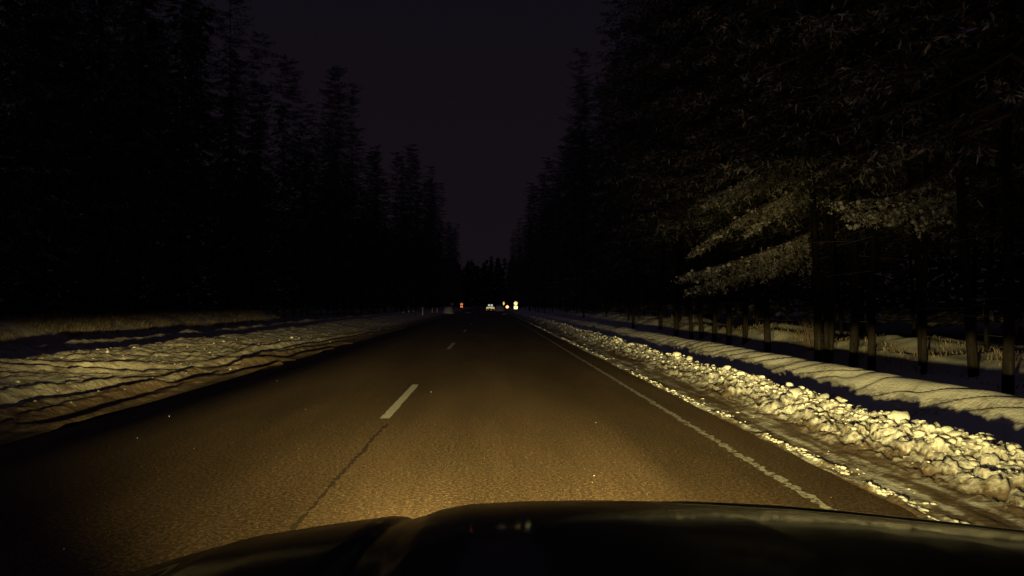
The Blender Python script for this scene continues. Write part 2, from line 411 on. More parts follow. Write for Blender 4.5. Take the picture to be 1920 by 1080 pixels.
# ------------------------------------------------------------------ snow clods
def clod_mesh(seed, sub=2):
    bm = bmesh.new(); bmesh.ops.create_icosphere(bm, subdivisions=sub, radius=1.0)
    r_ = random.Random(seed); from mathutils import noise as mn
    off = Vector((r_.random() * 50, r_.random() * 50, r_.random() * 50))
    planes = [(Vector((r_.uniform(-1, 1), r_.uniform(-1, 1), r_.uniform(-.4, 1))).normalized(), r_.uniform(0.55, 0.85)) for _ in range(7)]
    for v in bm.verts:
        p = v.co * (1 + 0.45 * mn.noise(v.co * 1.3 + off))
        for n, d in planes:
            k = p.dot(n)
            if k > d: p = p - n * (k - d) * 0.85
        v.co = p
    me = bpy.data.meshes.new('snow_clod'); bm.to_mesh(me); bm.free()
    for p in me.polygons: p.use_smooth = True
    me.materials.append(M_CLOD); return me
clods = [clod_mesh(s) for s in range(7)]
def add_clod(parent, x, y, z, s, flat, stretch):
    o = bpy.data.objects.new('snow_clod', random.choice(clods)); C.objects.link(o); o.parent = parent
    o.location = (x, y, z + s * flat * 0.15); o.scale = (s, s * stretch, s * flat)
    o.rotation_euler = (random.uniform(-.4, .4), random.uniform(-.4, .4), random.gauss(0, 0.5))
def hR(x, y): return float(right_height(np.array([x]), np.array([y]))[0])
def hL(x, y): return float(left_height(np.array([x]), np.array([y]))[0])
for k in range(150):
    y = math.exp(random.uniform(math.log(4.6), math.log(26)))
    x = min(4.5, max(3.75, random.gauss(4.15, 0.16)))
    add_clod(verge_r, x, y, hR(x, y), random.choice([1, 1, 1, 1.5]) * random.uniform(0.03, 0.075), random.uniform(0.45, 0.8), random.uniform(0.9, 1.9))
for k in range(12):
    y = math.exp(random.uniform(math.log(11), math.log(34)))
    x = -random.uniform(6.6, 8.1)
    add_clod(verge_l, x, y, hL(x, y), random.uniform(0.03, 0.06), random.uniform(0.5, 0.9), random.uniform(0.9, 1.4))
ICO = bmesh.new(); bmesh.ops.create_icosphere(ICO, subdivisions=1, radius=1.0)
ICO_V = np.array([v.co[:] for v in ICO.verts]); ICO_F = np.array([[v.index for v in f.verts] for f in ICO.faces]); ICO.free()
ICO2 = bmesh.new(); bmesh.ops.create_icosphere(ICO2, subdivisions=2, radius=1.0)
ICO2_V = np.array([v.co[:] for v in ICO2.verts]); ICO2_F = np.array([[v.index for v in f.verts] for f in ICO2.faces]); ICO2.free()
def rubble(name, pts, sizes, parent, mat, seed):
    r_ = np.random.default_rng(seed); n = len(pts); nv, nf = len(ICO_V), len(ICO_F)
    V = ICO_V[None] * (1 + 0.5 * (r_.random((n, nv, 1)) - 0.5))
    V = V * sizes[:, None, :]
    a = (r_.random(n) - 0.5) * 1.2; ca, sa = np.cos(a)[:, None], np.sin(a)[:, None]
    x = V[..., 0] * ca - V[..., 1] * sa; y = V[..., 0] * sa + V[..., 1] * ca
    V = np.stack([x, y, V[..., 2]], -1) + pts[:, None, :]
    F = ICO_F[None] + (np.arange(n) * nv)[:, None, None]
    o = link(name, np_mesh(name, V.reshape(-1, 3), F.reshape(-1, 3), True), mat, parent); o['kind'] = 'stuff'; return o
def scatter(n, y0, y1, fx, hf, smin, smax, stretch, seed):
    r_ = np.random.default_rng(seed)
    y = np.exp(r_.uniform(math.log(y0), math.log(y1), n)); x = fx(r_, n, y)
    z = hf(x, y); s = smin + (smax - smin) * r_.random(n) ** 2.2
    S = np.stack([s * r_.uniform(.8, 1.2, n), s * stretch * r_.uniform(.7, 1.5, n), s * r_.uniform(.45, .8, n)], -1)
    return np.stack([x, y, z + S[:, 2] * 0.12], -1), S
p, s = scatter(3800, 3.6, 70, lambda r, n, y: np.clip(r.normal(4.02, 0.2, n), 3.5, 4.6), right_height, 0.008, 0.036, 1.7, 61)
rubble('snow_rubble', p, s, verge_r, M_CLOD, 62)
p, s = scatter(2300, 3.0, 55, lambda r, n, y: 2.86 - 0.06 * fbm(y / 7, y * 0, 3, 11) + np.abs(r.normal(0, 0.05, n)) * np.where(r.random(n) < .85, 1, 3), right_height, 0.006, 0.024, 1.6, 63)
kp = vnoise(p[:, 0] * 3, p[:, 1] / 0.35, 68) > 0.42; p, s = p[kp], s[kp]
rubble('rim_crumbs', p, s, verge_r, M_CLOD, 64)
p, s = scatter(350, 8, 60, lambda r, n, y: -r.uniform(5.4, 8.3, n), left_height, 0.008, 0.026, 1.5, 65)
rubble('snow_crumbs', p, s, verge_l, M_SNOWL, 66)
# a few crumbs dropped on the carriageway
r_ = np.random.default_rng(70); n = 20
p = np.stack([r_.uniform(-4, 2.7, n), np.exp(r_.uniform(math.log(4), math.log(16), n)), np.full(n, 0.004)], -1)
s = np.repeat((0.002 + 0.005 * r_.random(n) ** 3)[:, None], 3, 1)
rubble('road_crumbs', p, s, road, M_CLOD, 71)

# ------------------------------------------------------------------ dry grass on the banks
def grass(name, n, fx, y0, y1, hf, hmin, hmax, parent, seed):
    r_ = np.random.default_rng(seed)
    y = np.exp(r_.uniform(math.log(y0), math.log(y1), n)); x = fx(r_, n); 
    cl = vnoise(x / 0.7, y / 1.1, seed); keep = cl > 0.38; x, y, cl = x[keep], y[keep], cl[keep]; n = len(x)
    z = hf(x, y) - 0.03; h = (hmin + (hmax - hmin) * r_.random(n)) * (0.5 + cl); a = r_.uniform(0, 6.283, n)
    ln = r_.normal(0, 0.35, (n, 2)) * h[:, None]; wd = 0.008 + 0.010 * r_.random(n)
    dx, dy = np.cos(a) * wd, np.sin(a) * wd
    b0 = np.stack([x - dx, y - dy, z], -1); b1 = np.stack([x + dx, y + dy, z], -1)
    m0 = np.stack([x - dx * .8 + ln[:, 0] * .35, y - dy * .8 + ln[:, 1] * .35, z + h * .6], -1); m1 = m0 + np.stack([dx * 1.6, dy * 1.6, 0 * dx], -1)
    t0 = np.stack([x + ln[:, 0], y + ln[:, 1], z + h], -1)
    V = np.stack([b0, b1, m1, m0, t0], 1).reshape(-1, 3); i = np.arange(n)[:, None] * 5
    F = np.concatenate([np.stack([i + 0, i + 1, i + 2], -1), np.stack([i + 0, i + 2, i + 3], -1), np.stack([i + 3, i + 2, i + 4], -1)], 1).reshape(-1, 3)
    o = link(name, np_mesh(name, V, F), M_GRASS, parent); o['kind'] = 'stuff'; return o
grass('dry_grass', 15000, lambda r, n: -r.uniform(15.2, 18.8, n), 20, 60, left_height, 0.12, 0.34, verge_l, 81)
grass('dry_grass', 4500, lambda r, n: r.uniform(9.4, 12.5, n), 10, 60, right_height, 0.05, 0.17, verge_r, 82)

# ------------------------------------------------------------------ spruces
def branch_geo(base, tip, sag, r_, V, F, FR, wood, dens=1.0, spread=1.0, hang=0.35, nc=3, fmean=0.56):
    """one bough: a bent stick plus side twigs of small needle sprays that droop"""
    base = np.array(base, float); tip = np.array(tip, float); L = np.linalg.norm(tip - base)
    d = (tip - base) / L; side = np.cross(d, (0, 0, 1)); side /= np.linalg.norm(side) + 1e-9
    def pt(t): return base + (tip - base) * t + np.array([0, 0, -sag * 4 * t * (1 - t)])
    ns = 6
    for k in range(ns): wood.append((pt(k / ns), pt((k + 1) / ns), 0.030 * (1 - k / ns) * min(1.5, L / 3) + 0.006, 0.030 * (1 - (k + 1) / ns) * min(1.5, L / 3) + 0.005))
    n = max(6, int(L * 9 * dens))
    for k in range(n):
        t = 0.12 + 0.88 * (k + r_.random()) / n
        p = pt(t); sl = spread * (0.16 + 0.34 * L / 3 * (1 - t) ** 0.7) * r_.uniform(.6, 1.25)
        for sg in (-1, 1):
            if r_.random() < 0.1: continue
            dr = side * sg * r_.uniform(.5, 1) + d * r_.uniform(.4, .9) + np.array([0, 0, -hang * r_.uniform(.3, 1.6)])
            dr /= np.linalg.norm(dr)
            m = max(2, int(sl / 0.10)); fr = np.clip(r_.normal(fmean, 0.24), 0, 1)
            for j in range(m):
                q = p + dr * sl * (j + .3) / m + r_.normal(0, 0.025, 3)
                for c_ in range(nc):
                    e = dr * (0.6 if nc == 3 else 0.35) + r_.normal(0, 0.55, 3) + np.array([0, 0, -0.25 * hang]); e /= np.linalg.norm(e)
                    wv = np.cross(e, r_.normal(0, 1, 3)); wv /= np.linalg.norm(wv) + 1e-9
                    le = r_.uniform(.08, .17) * (1 if nc == 3 else .72); we = r_.uniform(.013, .028) * (1 if nc == 3 else .55)
                    i = len(V); V.extend([q - wv * we * .6, q + wv * we * .6, q + e * le * .6 + wv * we, q + e * le]); F.append((i, i + 1, i + 2, i + 3))
                    FR.append(np.clip(fr + r_.normal(0, .15) - 0.10 * (c_ % 3), 0, 1))
def wood_mesh(name, sticks, n=5):
    V = []; F = []
    for a, b, r0, r1 in sticks:
        d = b - a; d = d / (np.linalg.norm(d) + 1e-9)
        u = np.cross(d, (0.3, 0.1, 0.9)); u /= np.linalg.norm(u) + 1e-9; v = np.cross(d, u); i0 = len(V)
        for c_, rr in ((a, r0), (b, r1)):
            for k in range(n):
                an = 2 * math.pi * k / n; V.append(c_ + rr * (math.cos(an) * u + math.sin(an) * v))
        for k in range(n): F.append((i0 + k, i0 + (k + 1) % n, i0 + n + (k + 1) % n, i0 + n + k))
    return np_mesh(name, np.array(V), np.array(F), True)
def tube_mesh(name, st, n):
    P = [(st[0][0], st[0][2])] + [(q[1], q[3]) for q in st]; an = np.arange(n) * 2 * math.pi / n
    V = np.concatenate([c_ + rr * np.stack([np.cos(an), np.sin(an), 0 * an], -1) for c_, rr in P])
    i = np.arange(len(V)).reshape(len(P), n); j = np.roll(i, -1, 1)
    F = np.stack([i[:-1], j[:-1], j[1:], i[1:]], -1).reshape(-1, 4)
    return np_mesh(name, V, F, True)
def crown_mesh(V, F, FR):
    me = np_mesh('crown', np.array(V), np.array(F))
    a = me.attributes.new('frost', 'FLOAT', 'FACE')
    if len(a.data) == len(FR): a.data.foreach_set('value', np.array(FR, dtype=np.float32))
    me.materials.append(M_NEEDLE); return me
def trunk_sticks(H, r0, r_):
    pts = []; x = y = 0.0
    for k in range(13):
        z = H * (k / 12) ** 1.15; pts.append(np.array([x, y, z - (0.5 if k == 0 else 0)])); x += r_.normal(0, 0.035); y += r_.normal(0, 0.035)
    rr = [r0 * 1.2] + [r0 * (1 - k / 12.3) for k in range(1, 13)]
    return [(pts[k], pts[k + 1], rr[k], rr[k + 1]) for k in range(12)]
def spruce_proto(seed, H, clear, width, r0, fast=1.0):
    r_ = np.random.default_rng(seed)
    V, F, FR, wood = [], [], [], []
    z = clear
    while z < H - 0.6:
        f = (H - z) / (H - clear)
        for k in range(int(r_.integers(5, 8))):
            L = width * (0.25 + 0.75 * f ** 0.8) * r_.uniform(.55, 1.15) * (0.75 if z < clear + 1.2 else 1)
            a = r_.uniform(0, 2 * math.pi); dz = -L * r_.uniform(.15, .5) if f > .35 else L * r_.uniform(-.1, .4)
            branch_geo((0, 0, z + r_.uniform(-.2, .2)), (math.cos(a) * L, math.sin(a) * L, z + dz), L * r_.uniform(-.04, .12), r_, V, F, FR, wood, dens=0.55 * fast, spread=1.25)
        z += r_.uniform(.45, .75)
    for k in range(int(clear * 3)):                                  # dead snags under the crown
        zz = r_.uniform(1.0, clear + 1); a = r_.uniform(0, 6.28); L = r_.uniform(.3, 1.3)
        wood.append((np.array([0, 0, zz]), np.array([math.cos(a) * L, math.sin(a) * L, zz - L * r_.uniform(0, .4)]), .012, .004))
    return tube_mesh('trunk', trunk_sticks(H, r0, r_), 9), wood_mesh('boughs', wood, 4), crown_mesh(V, F, FR)
protos = []
for k, (H, cl, wd, r0) in enumerate([(26, 3.2, 3.5, .10), (23, 2.6, 3.0, .085), (28, 4.2, 3.7, .072), (21, 2.2, 2.8, .065), (25, 4.6, 3.3, .060)]):
    tm, bmh, cm = spruce_proto(100 + k, H, cl, wd, r0, 0.8)
    tm.materials.append(M_BARK); bmh.materials.append(M_TWIG)
    protos.append((tm, bmh, cm))
def add_tree(x, y, z, k, label, group, s=None, rz=None):
    t = empty('spruce_tree', (x, y, z), random.uniform(0, 6.28) if rz is None else rz)
    s = random.uniform(.85, 1.12) if s is None else s; t.scale = (s, s, s); t.rotation_euler[0] = random.gauss(0, .02); t.rotation_euler[1] = random.gauss(0, .02)
    tag(t, label, 'tree', group)
    tm, bmh, cm = protos[k]
    tr = link('trunk', tm, None, t); link('boughs', bmh, None, tr)['kind'] = 'stuff'; link('crown', cm, None, t)
    return t
# forest edge by the near lane
taken = []
LAB_R = 'tall spruce of the forest edge behind the smooth snow bank and ditch'
LAB_R2 = 'spruce deeper in the wood behind the smooth snow bank'
for px in (1300, 1318, 1342, 1370, 1400, 1445, 1541, 1563, 1607, 1643, 1741, 1840, 1240, 1270, 1905):
    x = random.uniform(8.7, 9.7); y = x * 1440 / (px - 918); taken.append((x, y))
    add_tree(x, y, hR(x, y), random.choice((2, 4)), LAB_R, 'spruces of the forest edge beside the ditch', random.uniform(1.15, 1.4))
y = 44.0
while y < 330:
    x = random.uniform(9.0, 11.2); add_tree(x, y, hR(x, min(y, 230)), random.randrange(5), LAB_R, 'spruces of the forest edge beside the ditch'); y += random.uniform(2.2, 4.0) * (1 + y / 130)
for row, (x0, x1, st) in enumerate([(11.5, 14.5, 3.0), (15, 20, 3.6), (21, 30, 5.0)]):
    y = 7.0 + 3 * row
    while y < (230, 160, 110)[row]:
        x = random.uniform(x0, x1); add_tree(x, y, -0.35, random.choice((2, 4)) if y < 42 else random.randrange(5), LAB_R2, 'spruces deeper in the wood beside the ditch'); y += random.uniform(.7, 1.3) * st * (1 + y / 110)
# forest beyond the oncoming lane
LAB_L = 'tall spruce of the forest edge behind the grassy bank across the road'
LAB_L2 = 'spruce deeper in the wood behind the grassy bank across the road'
y = 18.0
while y < 330:
    x = -random.uniform(19.0, 21.5) + sstep(np.array([y]), 60, 130)[0] * 6.5
    add_tree(x, y, -0.3, random.randrange(5), LAB_L, 'spruces of the forest edge across the road', random.uniform(.95, 1.25)); y += random.uniform(2.4, 4.2) * (1 + y / 130)
for row, (x0, x1, st) in enumerate([(22, 26, 3.6), (27, 34, 5.0)]):
    y = 22.0 + 4 * row
    while y < (220, 140)[row]:
        x = -random.uniform(x0, x1) + sstep(np.array([y]), 60, 130)[0] * 6.5
        add_tree(x, y, -0.35, random.randrange(5), LAB_L2, 'spruces deeper in the wood across the road', random.uniform(.95, 1.25)); y += random.uniform(.7, 1.3) * st * (1 + y / 110)
# the wood behind, too deep to tell tree from tree: one mass of boughs
def deep_wood(name, spots, seed):
    r_ = np.random.default_rng(seed); n = len(spots); per = 420
    H = r_.uniform(19, 27, n)[:, None]; f = r_.random((n, per)) ** 1.3
    z = 1.6 + f * (H - 1.6); rad = (0.35 + 3.6 * (1 - f)) * np.sqrt(r_.random((n, per))); a = r_.uniform(0, 6.283, (n, per))
    c_ = np.stack([spots[:, :1] + rad * np.cos(a), spots[:, 1:2] + rad * np.sin(a), z - 0.4 - rad * 0.25], -1).reshape(-1, 3)
    e = np.stack([np.cos(a), np.sin(a), -0.35 + 0 * a], -1).reshape(-1, 3); sd_ = np.stack([-np.sin(a), np.cos(a), 0.4 * r_.normal(0, 1, a.shape)], -1).reshape(-1, 3)
    kf = 1 + 1.2 * (c_[:, 1:2] > 380); L = r_.uniform(.4, 1.0, (len(c_), 1)) * kf; W = r_.uniform(.10, .30, (len(c_), 1)) * kf
    V = np.stack([c_ - e * L * .5, c_ + sd_ * W + e * L * .1, c_ + e * L * .7, c_ - sd_ * W + e * L * .1], 1).reshape(-1, 3)
    me = np_mesh(name, V, np.arange(len(V)).reshape(-1, 4)); at_ = me.attributes.new('frost', 'FLOAT', 'FACE')
    at_.data.foreach_set('value', np.clip(r_.normal(.4, .2, len(c_)), 0, 1).astype(np.float32))
    o = link(name, me, M_NEEDLE); o['kind'] = 'stuff'; return o
sp = []
r_ = np.random.default_rng(90)
for k in range(260): sp.append((r_.uniform(20, 46), r_.uniform(5, 330)))
for k in range(260): sp.append((-r_.uniform(27, 56) + 5.0, r_.uniform(18, 330)))
for k in range(330): sp.append((r_.uniform(-60, 60), r_.uniform(400, 520)))
deep_wood('dark_wood', np.array(sp), 91)

# the roadside spruces whose low frosted boughs reach into the beam
def at(px, py, Yd):
    return np.array([(px - 918) / 1440 * Yd, Yd, CAM_H - (py - 570) / 1440 * Yd])
def hero_tree(name, label, base_px, Yd, Xb, boughs, seed, proto):
    r_ = np.random.default_rng(seed); root = np.array([Xb, Yd, hR(Xb, Yd)])
    V, F, FR, wood = [], [], [], []; pads, ps = [], []
    for (b, t, sag, dens, spread, hang) in boughs:
        branch_geo(at(*b) - root, at(*t) - root, sag, r_, V, F, FR, wood, dens, spread, hang, 7, 0.80)
        p0 = at(*b) - root; p1 = at(*t) - root
        for k in range(80):
            tt = r_.uniform(.2, 1.0); q = p0 + (p1 - p0) * tt + np.array([r_.normal(0, .10), r_.normal(0, .16), -sag * 4 * tt * (1 - tt) + .02 - abs(r_.normal(0, .12)) * hang])
            pads.append(q); ps.append(.014 + .055 * r_.random() ** 2)
    o = empty(name, tuple(root)); tag(o, label, 'tree')
    tm, bmh, cm = protos[proto]
    tr = link('trunk', tm, None, o); link('boughs', wood_mesh('boughs', wood, 5), M_TWIG, tr)['kind'] = 'stuff'
    lb = link('low_boughs', crown_mesh(V, F, FR), None, o)
    ps = np.array(ps); rubble('snow_load', np.array(pads), np.stack([ps * .9, ps * .9, ps * .8], -1), lb, M_CLOD, seed)
    up = link('crown', cm, None, o); up.location = (0, 0, 3.0)
    ub = link('boughs', bmh, None, tr); ub.location = (0, 0, 3.0); ub['kind'] = 'stuff'
    return o
hero_tree('spruce_tree', 'roadside spruce with a long frosted bough drooping into the headlight beam', 0, 21.0, 9.3, [
    ((1570, 290, 20.6), (1332, 382, 18.4), -0.28, 2.2, 1.5, 0.5),
    ((1570, 300, 20.8), (1420, 352, 19.6), -0.2, 2.2, 1.6, 0.6),
    ((1575, 330, 21.0), (1300, 475, 19.4), -0.25, 1.6, 1.3, 0.5),
    ((1570, 345, 21.0), (1400, 440, 20.4), -0.2, 1.6, 1.3, 0.6),
    ((1560, 420, 21.0), (1275, 518, 19.0), 0.12, 1.5, 1.2, 0.9),
    ((1560, 450, 21.0), (1290, 545, 19.6), 0.05, 1.5, 1.2, 0.8)], 301, 2)
hero_tree('spruce_tree', 'roadside spruce with a bowed bare bough hung with frosted sprays', 0, 16.4, 9.4, [
    ((1800, 300, 16.4), (1555, 372, 15.0), 0.34, 0.9, 0.9, 1.3),
    ((1800, 345, 16.4), (1600, 398, 15.2), 0.15, 1.5, 1.2, 1.2),
    ((1810, 340, 16.6), (1745, 425, 15.2), -0.1, 1.6, 1.3, 1.0),
    ((1830, 300, 16.6), (1760, 400, 15.0), 0.1, 1.2, 1.2, 1.0)], 302, 4)

# ------------------------------------------------------------------ leafless bushes
def bare_bush(x, y, z, h, wd, n, label, seed, group=None):
    r_ = np.random.default_rng(seed); st = []
    for k in range(n):
        a = r_.uniform(0, 6.28); b = np.array([math.cos(a) * .1, math.sin(a) * .1, -0.1]); t = np.array([math.cos(a) * wd * r_.uniform(.3, 1), math.sin(a) * wd * r_.uniform(.3, 1), h * r_.uniform(.6, 1)])
        m = (b + t) / 2 + r_.normal(0, .05 * h, 3); st += [(b, m, .014, .010), (m, t, .010, .004)]
        for j in range(4):
            p = m + (t - m) * r_.random(); q = p + r_.normal(0, .16 * h, 3) + np.array([0, 0, .1 * h]); st.append((p, q, .006, .003))
    o = empty('bare_bush', (x, y, z)); tag(o, label, 'bush', group); link('stems', wood_mesh('stems', st, 4), M_TWIG, o)['kind'] = 'stuff'
for k, (px, Yd, X_) in enumerate([(250, 33, -17.6), (330, 38, -17.6), (470, 52, -17.4)]):
    y = X_ * 1440 / (px - 918); bare_bush(X_, y, hL(X_, y), 0.9 + .2 * k, 0.6, 16, ('lowest', 'middle sized', 'tallest')[k] + ' of the leafless bushes on the grassy bank crest', 400 + k, 'leafless bushes on the grassy bank')
bare_bush(9.6, 9.6 * 1440 / (1532 - 918), hR(9.6, 22.5), 1.1, 0.35, 18, 'upright frosted shrub beside the trunks past the ditch', 410)
bare_bush(-3.0, 152, -0.2, 2.2, 1.8, 40, 'tangled leafless bush beside the distant hatchback', 411)

# ------------------------------------------------------------------ far end: signs, hatchback, heap of snow, marker posts
def face_car(o): o.rotation_euler[2] = -math.asin(o.location.x / o.location.y)
M_POST, _, _ = mat_base('galvanised post', (0.30, 0.30, 0.30), 0.45, 0.5, 0.6)
M_RETRO, _, _ = mat_base('white reflective sheeting', (0.80, 0.90, 1.0), 0.20, 0.5, 1.0)
M_RETROY, _, _ = mat_base('yellow reflective sheeting', (0.95, 0.88, 0.45), 0.20, 0.5, 1.0)
M_RETROR, _, _ = mat_base('red reflective sheeting', (0.75, 0.25, 0.18), 0.20, 0.5, 1.0)
M_BACK, _, _ = mat_base('grey sign back', (0.36, 0.33, 0.31), 0.5, 0.5, 0.7)
def px_sign(px, Yd): return (px - 918) / 1440 * Yd
def disc(mb, x, z, r, y0=-0.045, th=0.01, n=28): mb.cyl((x, y0, z), (x, y0 - th, z), r, r, n); return mb
S1 = empty('road_sign', (px_sign(967, 100), 100, -0.02)); tag(S1, 'bright white round road sign with a square plate below on two posts', 'road sign')
for sx_ in (-.16, .16): MB().cyl((sx_, 0, -.3), (sx_, 0, 1.75), .025).build('post', M_POST, S1)
disc(MB(), 0, 1.50, .24).build('round_plate', M_RETRO, S1); MB().box((0, -.05, .98), (.46, .012, .42), bevel=.004).build('square_plate', M_RETRO, S1)
S2 = empty('road_sign', (px_sign(951, 118), 118, -0.02)); tag(S2, 'round road sign with a red rim on a single post', 'road sign')
MB().cyl((0, 0, -.3), (0, 0, 1.3), .025).build('post', M_POST, S2)
rim = disc(MB(), 0, 0.98, .25).build('rim', M_RETROR, S2); disc(MB(), 0, 0.98, .19, -0.058).build('face', M_RETRO, S2)
S3 = empty('road_sign', (px_sign(944.5, 125), 125, -0.02)); tag(S3, 'narrow diamond road sign on a tall post', 'road sign')
MB().cyl((0, 0, -.3), (0, 0, 1.9), .025).build('post', M_POST, S3)
MB().poly([(0, -.04, 1.20), (.17, -.04, 1.52), (0, -.04, 1.84), (-.17, -.04, 1.52)], (0, -.012, 0)).build('border', M_RETRO, S3)
MB().poly([(0, -.055, 1.28), (.125, -.055, 1.52), (0, -.055, 1.76), (-.125, -.055, 1.52)], (0, -.008, 0)).build('centre_field', M_RETROY, S3)
for px_, Yd, lab, g in ((848, 112, 'dull round sign beside the snow heap, split by its post', 0), (865.5, 116, 'reddish round sign beside the tall thin mast, split by its post', 1)):
    S = empty('road_sign', (px_sign(px_, Yd), Yd, -0.1)); tag(S, lab, 'road sign')
    MB().cyl((0, -.09, -.3), (0, -.09, 1.75), .04).build('post', M_POST, S)
    disc(MB(), 0, 1.46, .20).build('plate', (M_BACK, M_RETROR)[g], S)
    if g: MB().box((0, -.05, 1.08), (.3, .012, .2)).build('small_plate', M_RETROR, S)
for o in list(C.objects):
    if o.name.startswith('road_sign'): face_car(o)
mast = empty('mast', (px_sign(861.5, 124), 124, -0.1)); tag(mast, 'tall thin grey mast rising above the far road signs', 'mast')
MB().cyl((0, 0, -.4), (0, 0, 4.6), .06, .035).build('pole', M_POST, mast); MB().cyl((0, 0, 3.1), (0, 0, 3.3), .07).build('clamp', M_POST, mast)
for k, (px_, Yd, h) in enumerate([(757, 84, .55), (767, 90, .5), (776, 95, .5), (793, 80, .85), (811, 98, .6), (820, 104, .7)]):
    P = empty('marker_post', (px_sign(px_, Yd), Yd, hL(px_sign(px_, Yd), Yd))); tag(P, 'short white roadside marker post standing in the snow', 'marker post', 'marker posts along the far verge')
    MB().box((0, 0, h / 2 - .15), (.12, .04, h + .3), bevel=.01).build('post', M_CLOD, P); MB().box((0, -.026, h * .7), (.09, .01, .14)).build('reflector', M_BACK, P)
def heap(name, x, y, z, wx, wy, h, label, cat, seed, mat):
    xs_ = np.linspace(-1, 1, 40); ys_ = np.linspace(-1, 1, 40); X, Y = np.meshgrid(xs_, ys_)
    rr = (np.abs(X) ** 2.6 + np.abs(Y) ** 2.6) ** (1 / 2.6)
    Z = h * sstep(1 - rr, 0.0, 0.55) * (1 + .18 * fbm(X * 3, Y * 3, 4, seed)) - .15
    me = grid_mesh(name, xs_ * wx, ys_ * wy, Z); o = link(name, me, mat, None, (x, y, z)); tag(o, label, cat); return o
heap('snow_heap', px_sign(841, 108), 108, 0.02, 0.95, 1.3, 1.05, 'squarish greyish heap of shovelled snow beside the far signs', 'snow heap', 501, M_BANK)
M_GLOSSED, _, _ = mat_base('snow with added gloss', (0.85, 0.86, 0.88), 0.35, 1.0, 0.5)  # half-metal gloss added so the far drifts throw the headlights back
heap('snow_drift', px_sign(878, 118), 118, -0.02, 0.75, 2.2, .30, 'thin bright drift across the far road below the mast', 'snow drift', 502, M_GLOSSED)
heap('snow_drift', px_sign(946, 104), 104, -0.02, 0.6, 1.6, .28, 'bright drift at the foot of the white far sign', 'snow drift', 503, M_GLOSSED)
heap('snow_drift', px_sign(937, 152), 152, 0.0, 1.4, 2.0, 1.15, 'pale snow crest behind the round red rimmed sign', 'snow drift', 504, M_BANK)

# hatchback seen from behind
M_CARP, _t, _b = mat_base('dark car paint', (0.012, 0.013, 0.018), 0.28, 0.5)
_b.inputs['Coat Weight'].default_value = 0.3; _b.inputs['Coat Roughness'].default_value = 0.08
_t.links.new(ramp(_t, noise(_t, 3.0, 6, 0.65, objvec(_t)), [(0.35, (0.42, 0.42, 0.42)), (0.75, (0.6, 0.6, 0.6))]), _b.inputs['Roughness'])
M_RUB, _, _ = mat_base('tyre rubber', (0.02, 0.02, 0.02), 0.85, 0.2)
M_RIM, _, _ = mat_base('wheel rim', (0.45, 0.45, 0.46), 0.35, 0.5, 0.9)
M_PLAST, _, _ = mat_base('black plastic', (0.016, 0.016, 0.018), 0.6, 0.3)
def emit(name, col, st):
    m, t, b = mat_base(name, col, 0.3); b.inputs['Emission Color'].default_value = (*col, 1); b.inputs['Emission Strength'].default_value = st; return m
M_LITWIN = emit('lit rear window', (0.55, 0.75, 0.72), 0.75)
M_TAIL = emit('red tail lamp', (0.95, 0.30, 0.24), 0.75)
M_LENS = emit('head lamp lens', (1.0, 0.85, 0.5), 2.0)
def loft(mb, secs):
    rows = [[mb.bm.verts.new(p) for p in s_] for s_ in secs]
    for a, b in zip(rows[:-1], rows[1:]):
        for k in range(len(a)): mb.bm.faces.new((a[k], a[(k + 1) % len(a)], b[(k + 1) % len(a)], b[k]))
    mb.bm.faces.new(rows[0][::-1]); mb.bm.faces.new(rows[-1]); bmesh.ops.recalc_face_normals(mb.bm, faces=mb.bm.faces[:]); return mb
def wheel(parent, x, y, z, r=.31, wd=.2):
    wl_ = link('wheel', bpy.data.meshes.new('wheel'), None, parent, (x, y, z))
    bm = bmesh.new(); bmesh.ops.create_cone(bm, cap_ends=True, segments=12, radius1=.07, radius2=.07, depth=wd + .02, matrix=Matrix.Rotation(R(90), 4, 'Y')); bm.to_mesh(wl_.data); bm.free(); wl_.data.materials.append(M_RIM)
    mb = MB(); prof = [(r * .62, -wd / 2), (r * .93, -wd / 2), (r, -wd * .36), (r, wd * .36), (r * .93, wd / 2), (r * .62, wd / 2)]
    n = 24; rows = []
    for k in range(n):
        a = 2 * math.pi * k / n; rows.append([mb.bm.verts.new((xx, rr * math.cos(a), rr * math.sin(a))) for rr, xx in prof])
    for k in range(n):
        for j in range(6): mb.bm.faces.new((rows[k][j], rows[k][(j + 1) % 6], rows[(k + 1) % n][(j + 1) % 6], rows[(k + 1) % n][j]))
    mb.build('tyre', M_RUB, wl_, True)
    mb = MB(); mb.cyl((-wd * .3, 0, 0), (wd * .3, 0, 0), r * .63, r * .63, 20)
    mb.build('rim', M_RIM, wl_)
Yc = 140.0
car = empty('parked_hatchback', (px_sign(919.5, Yc), Yc, 0.0)); tag(car, 'dark hatchback far down the road with two pale rear window halves and red tail lamps', 'car')
def sec(y, hw, z0, z1, hwt): return [(-hw, y, z0), (hw, y, z0), (hw, y, (z0 + z1) * .55), (hwt, y, z1), (-hwt, y, z1), (-hw, y, (z0 + z1) * .55)]
loft(MB(), [sec(0, .78, .28, .86, .76), sec(.25, .84, .2, .92, .8), sec(2.8, .84, .2, .95, .8), sec(3.7, .78, .24, .78, .66)]).build('body', M_CARP, car)
loft(MB(), [sec(.06, .74, .87, .90, .74), sec(.42, .72, .93, 1.42, .56), sec(1.7, .72, .96, 1.45, .58), sec(2.7, .70, .96, .99, .66)]).build('cabin', M_CARP, car)
sl = Matrix.Rotation(R(-34), 3, 'X')
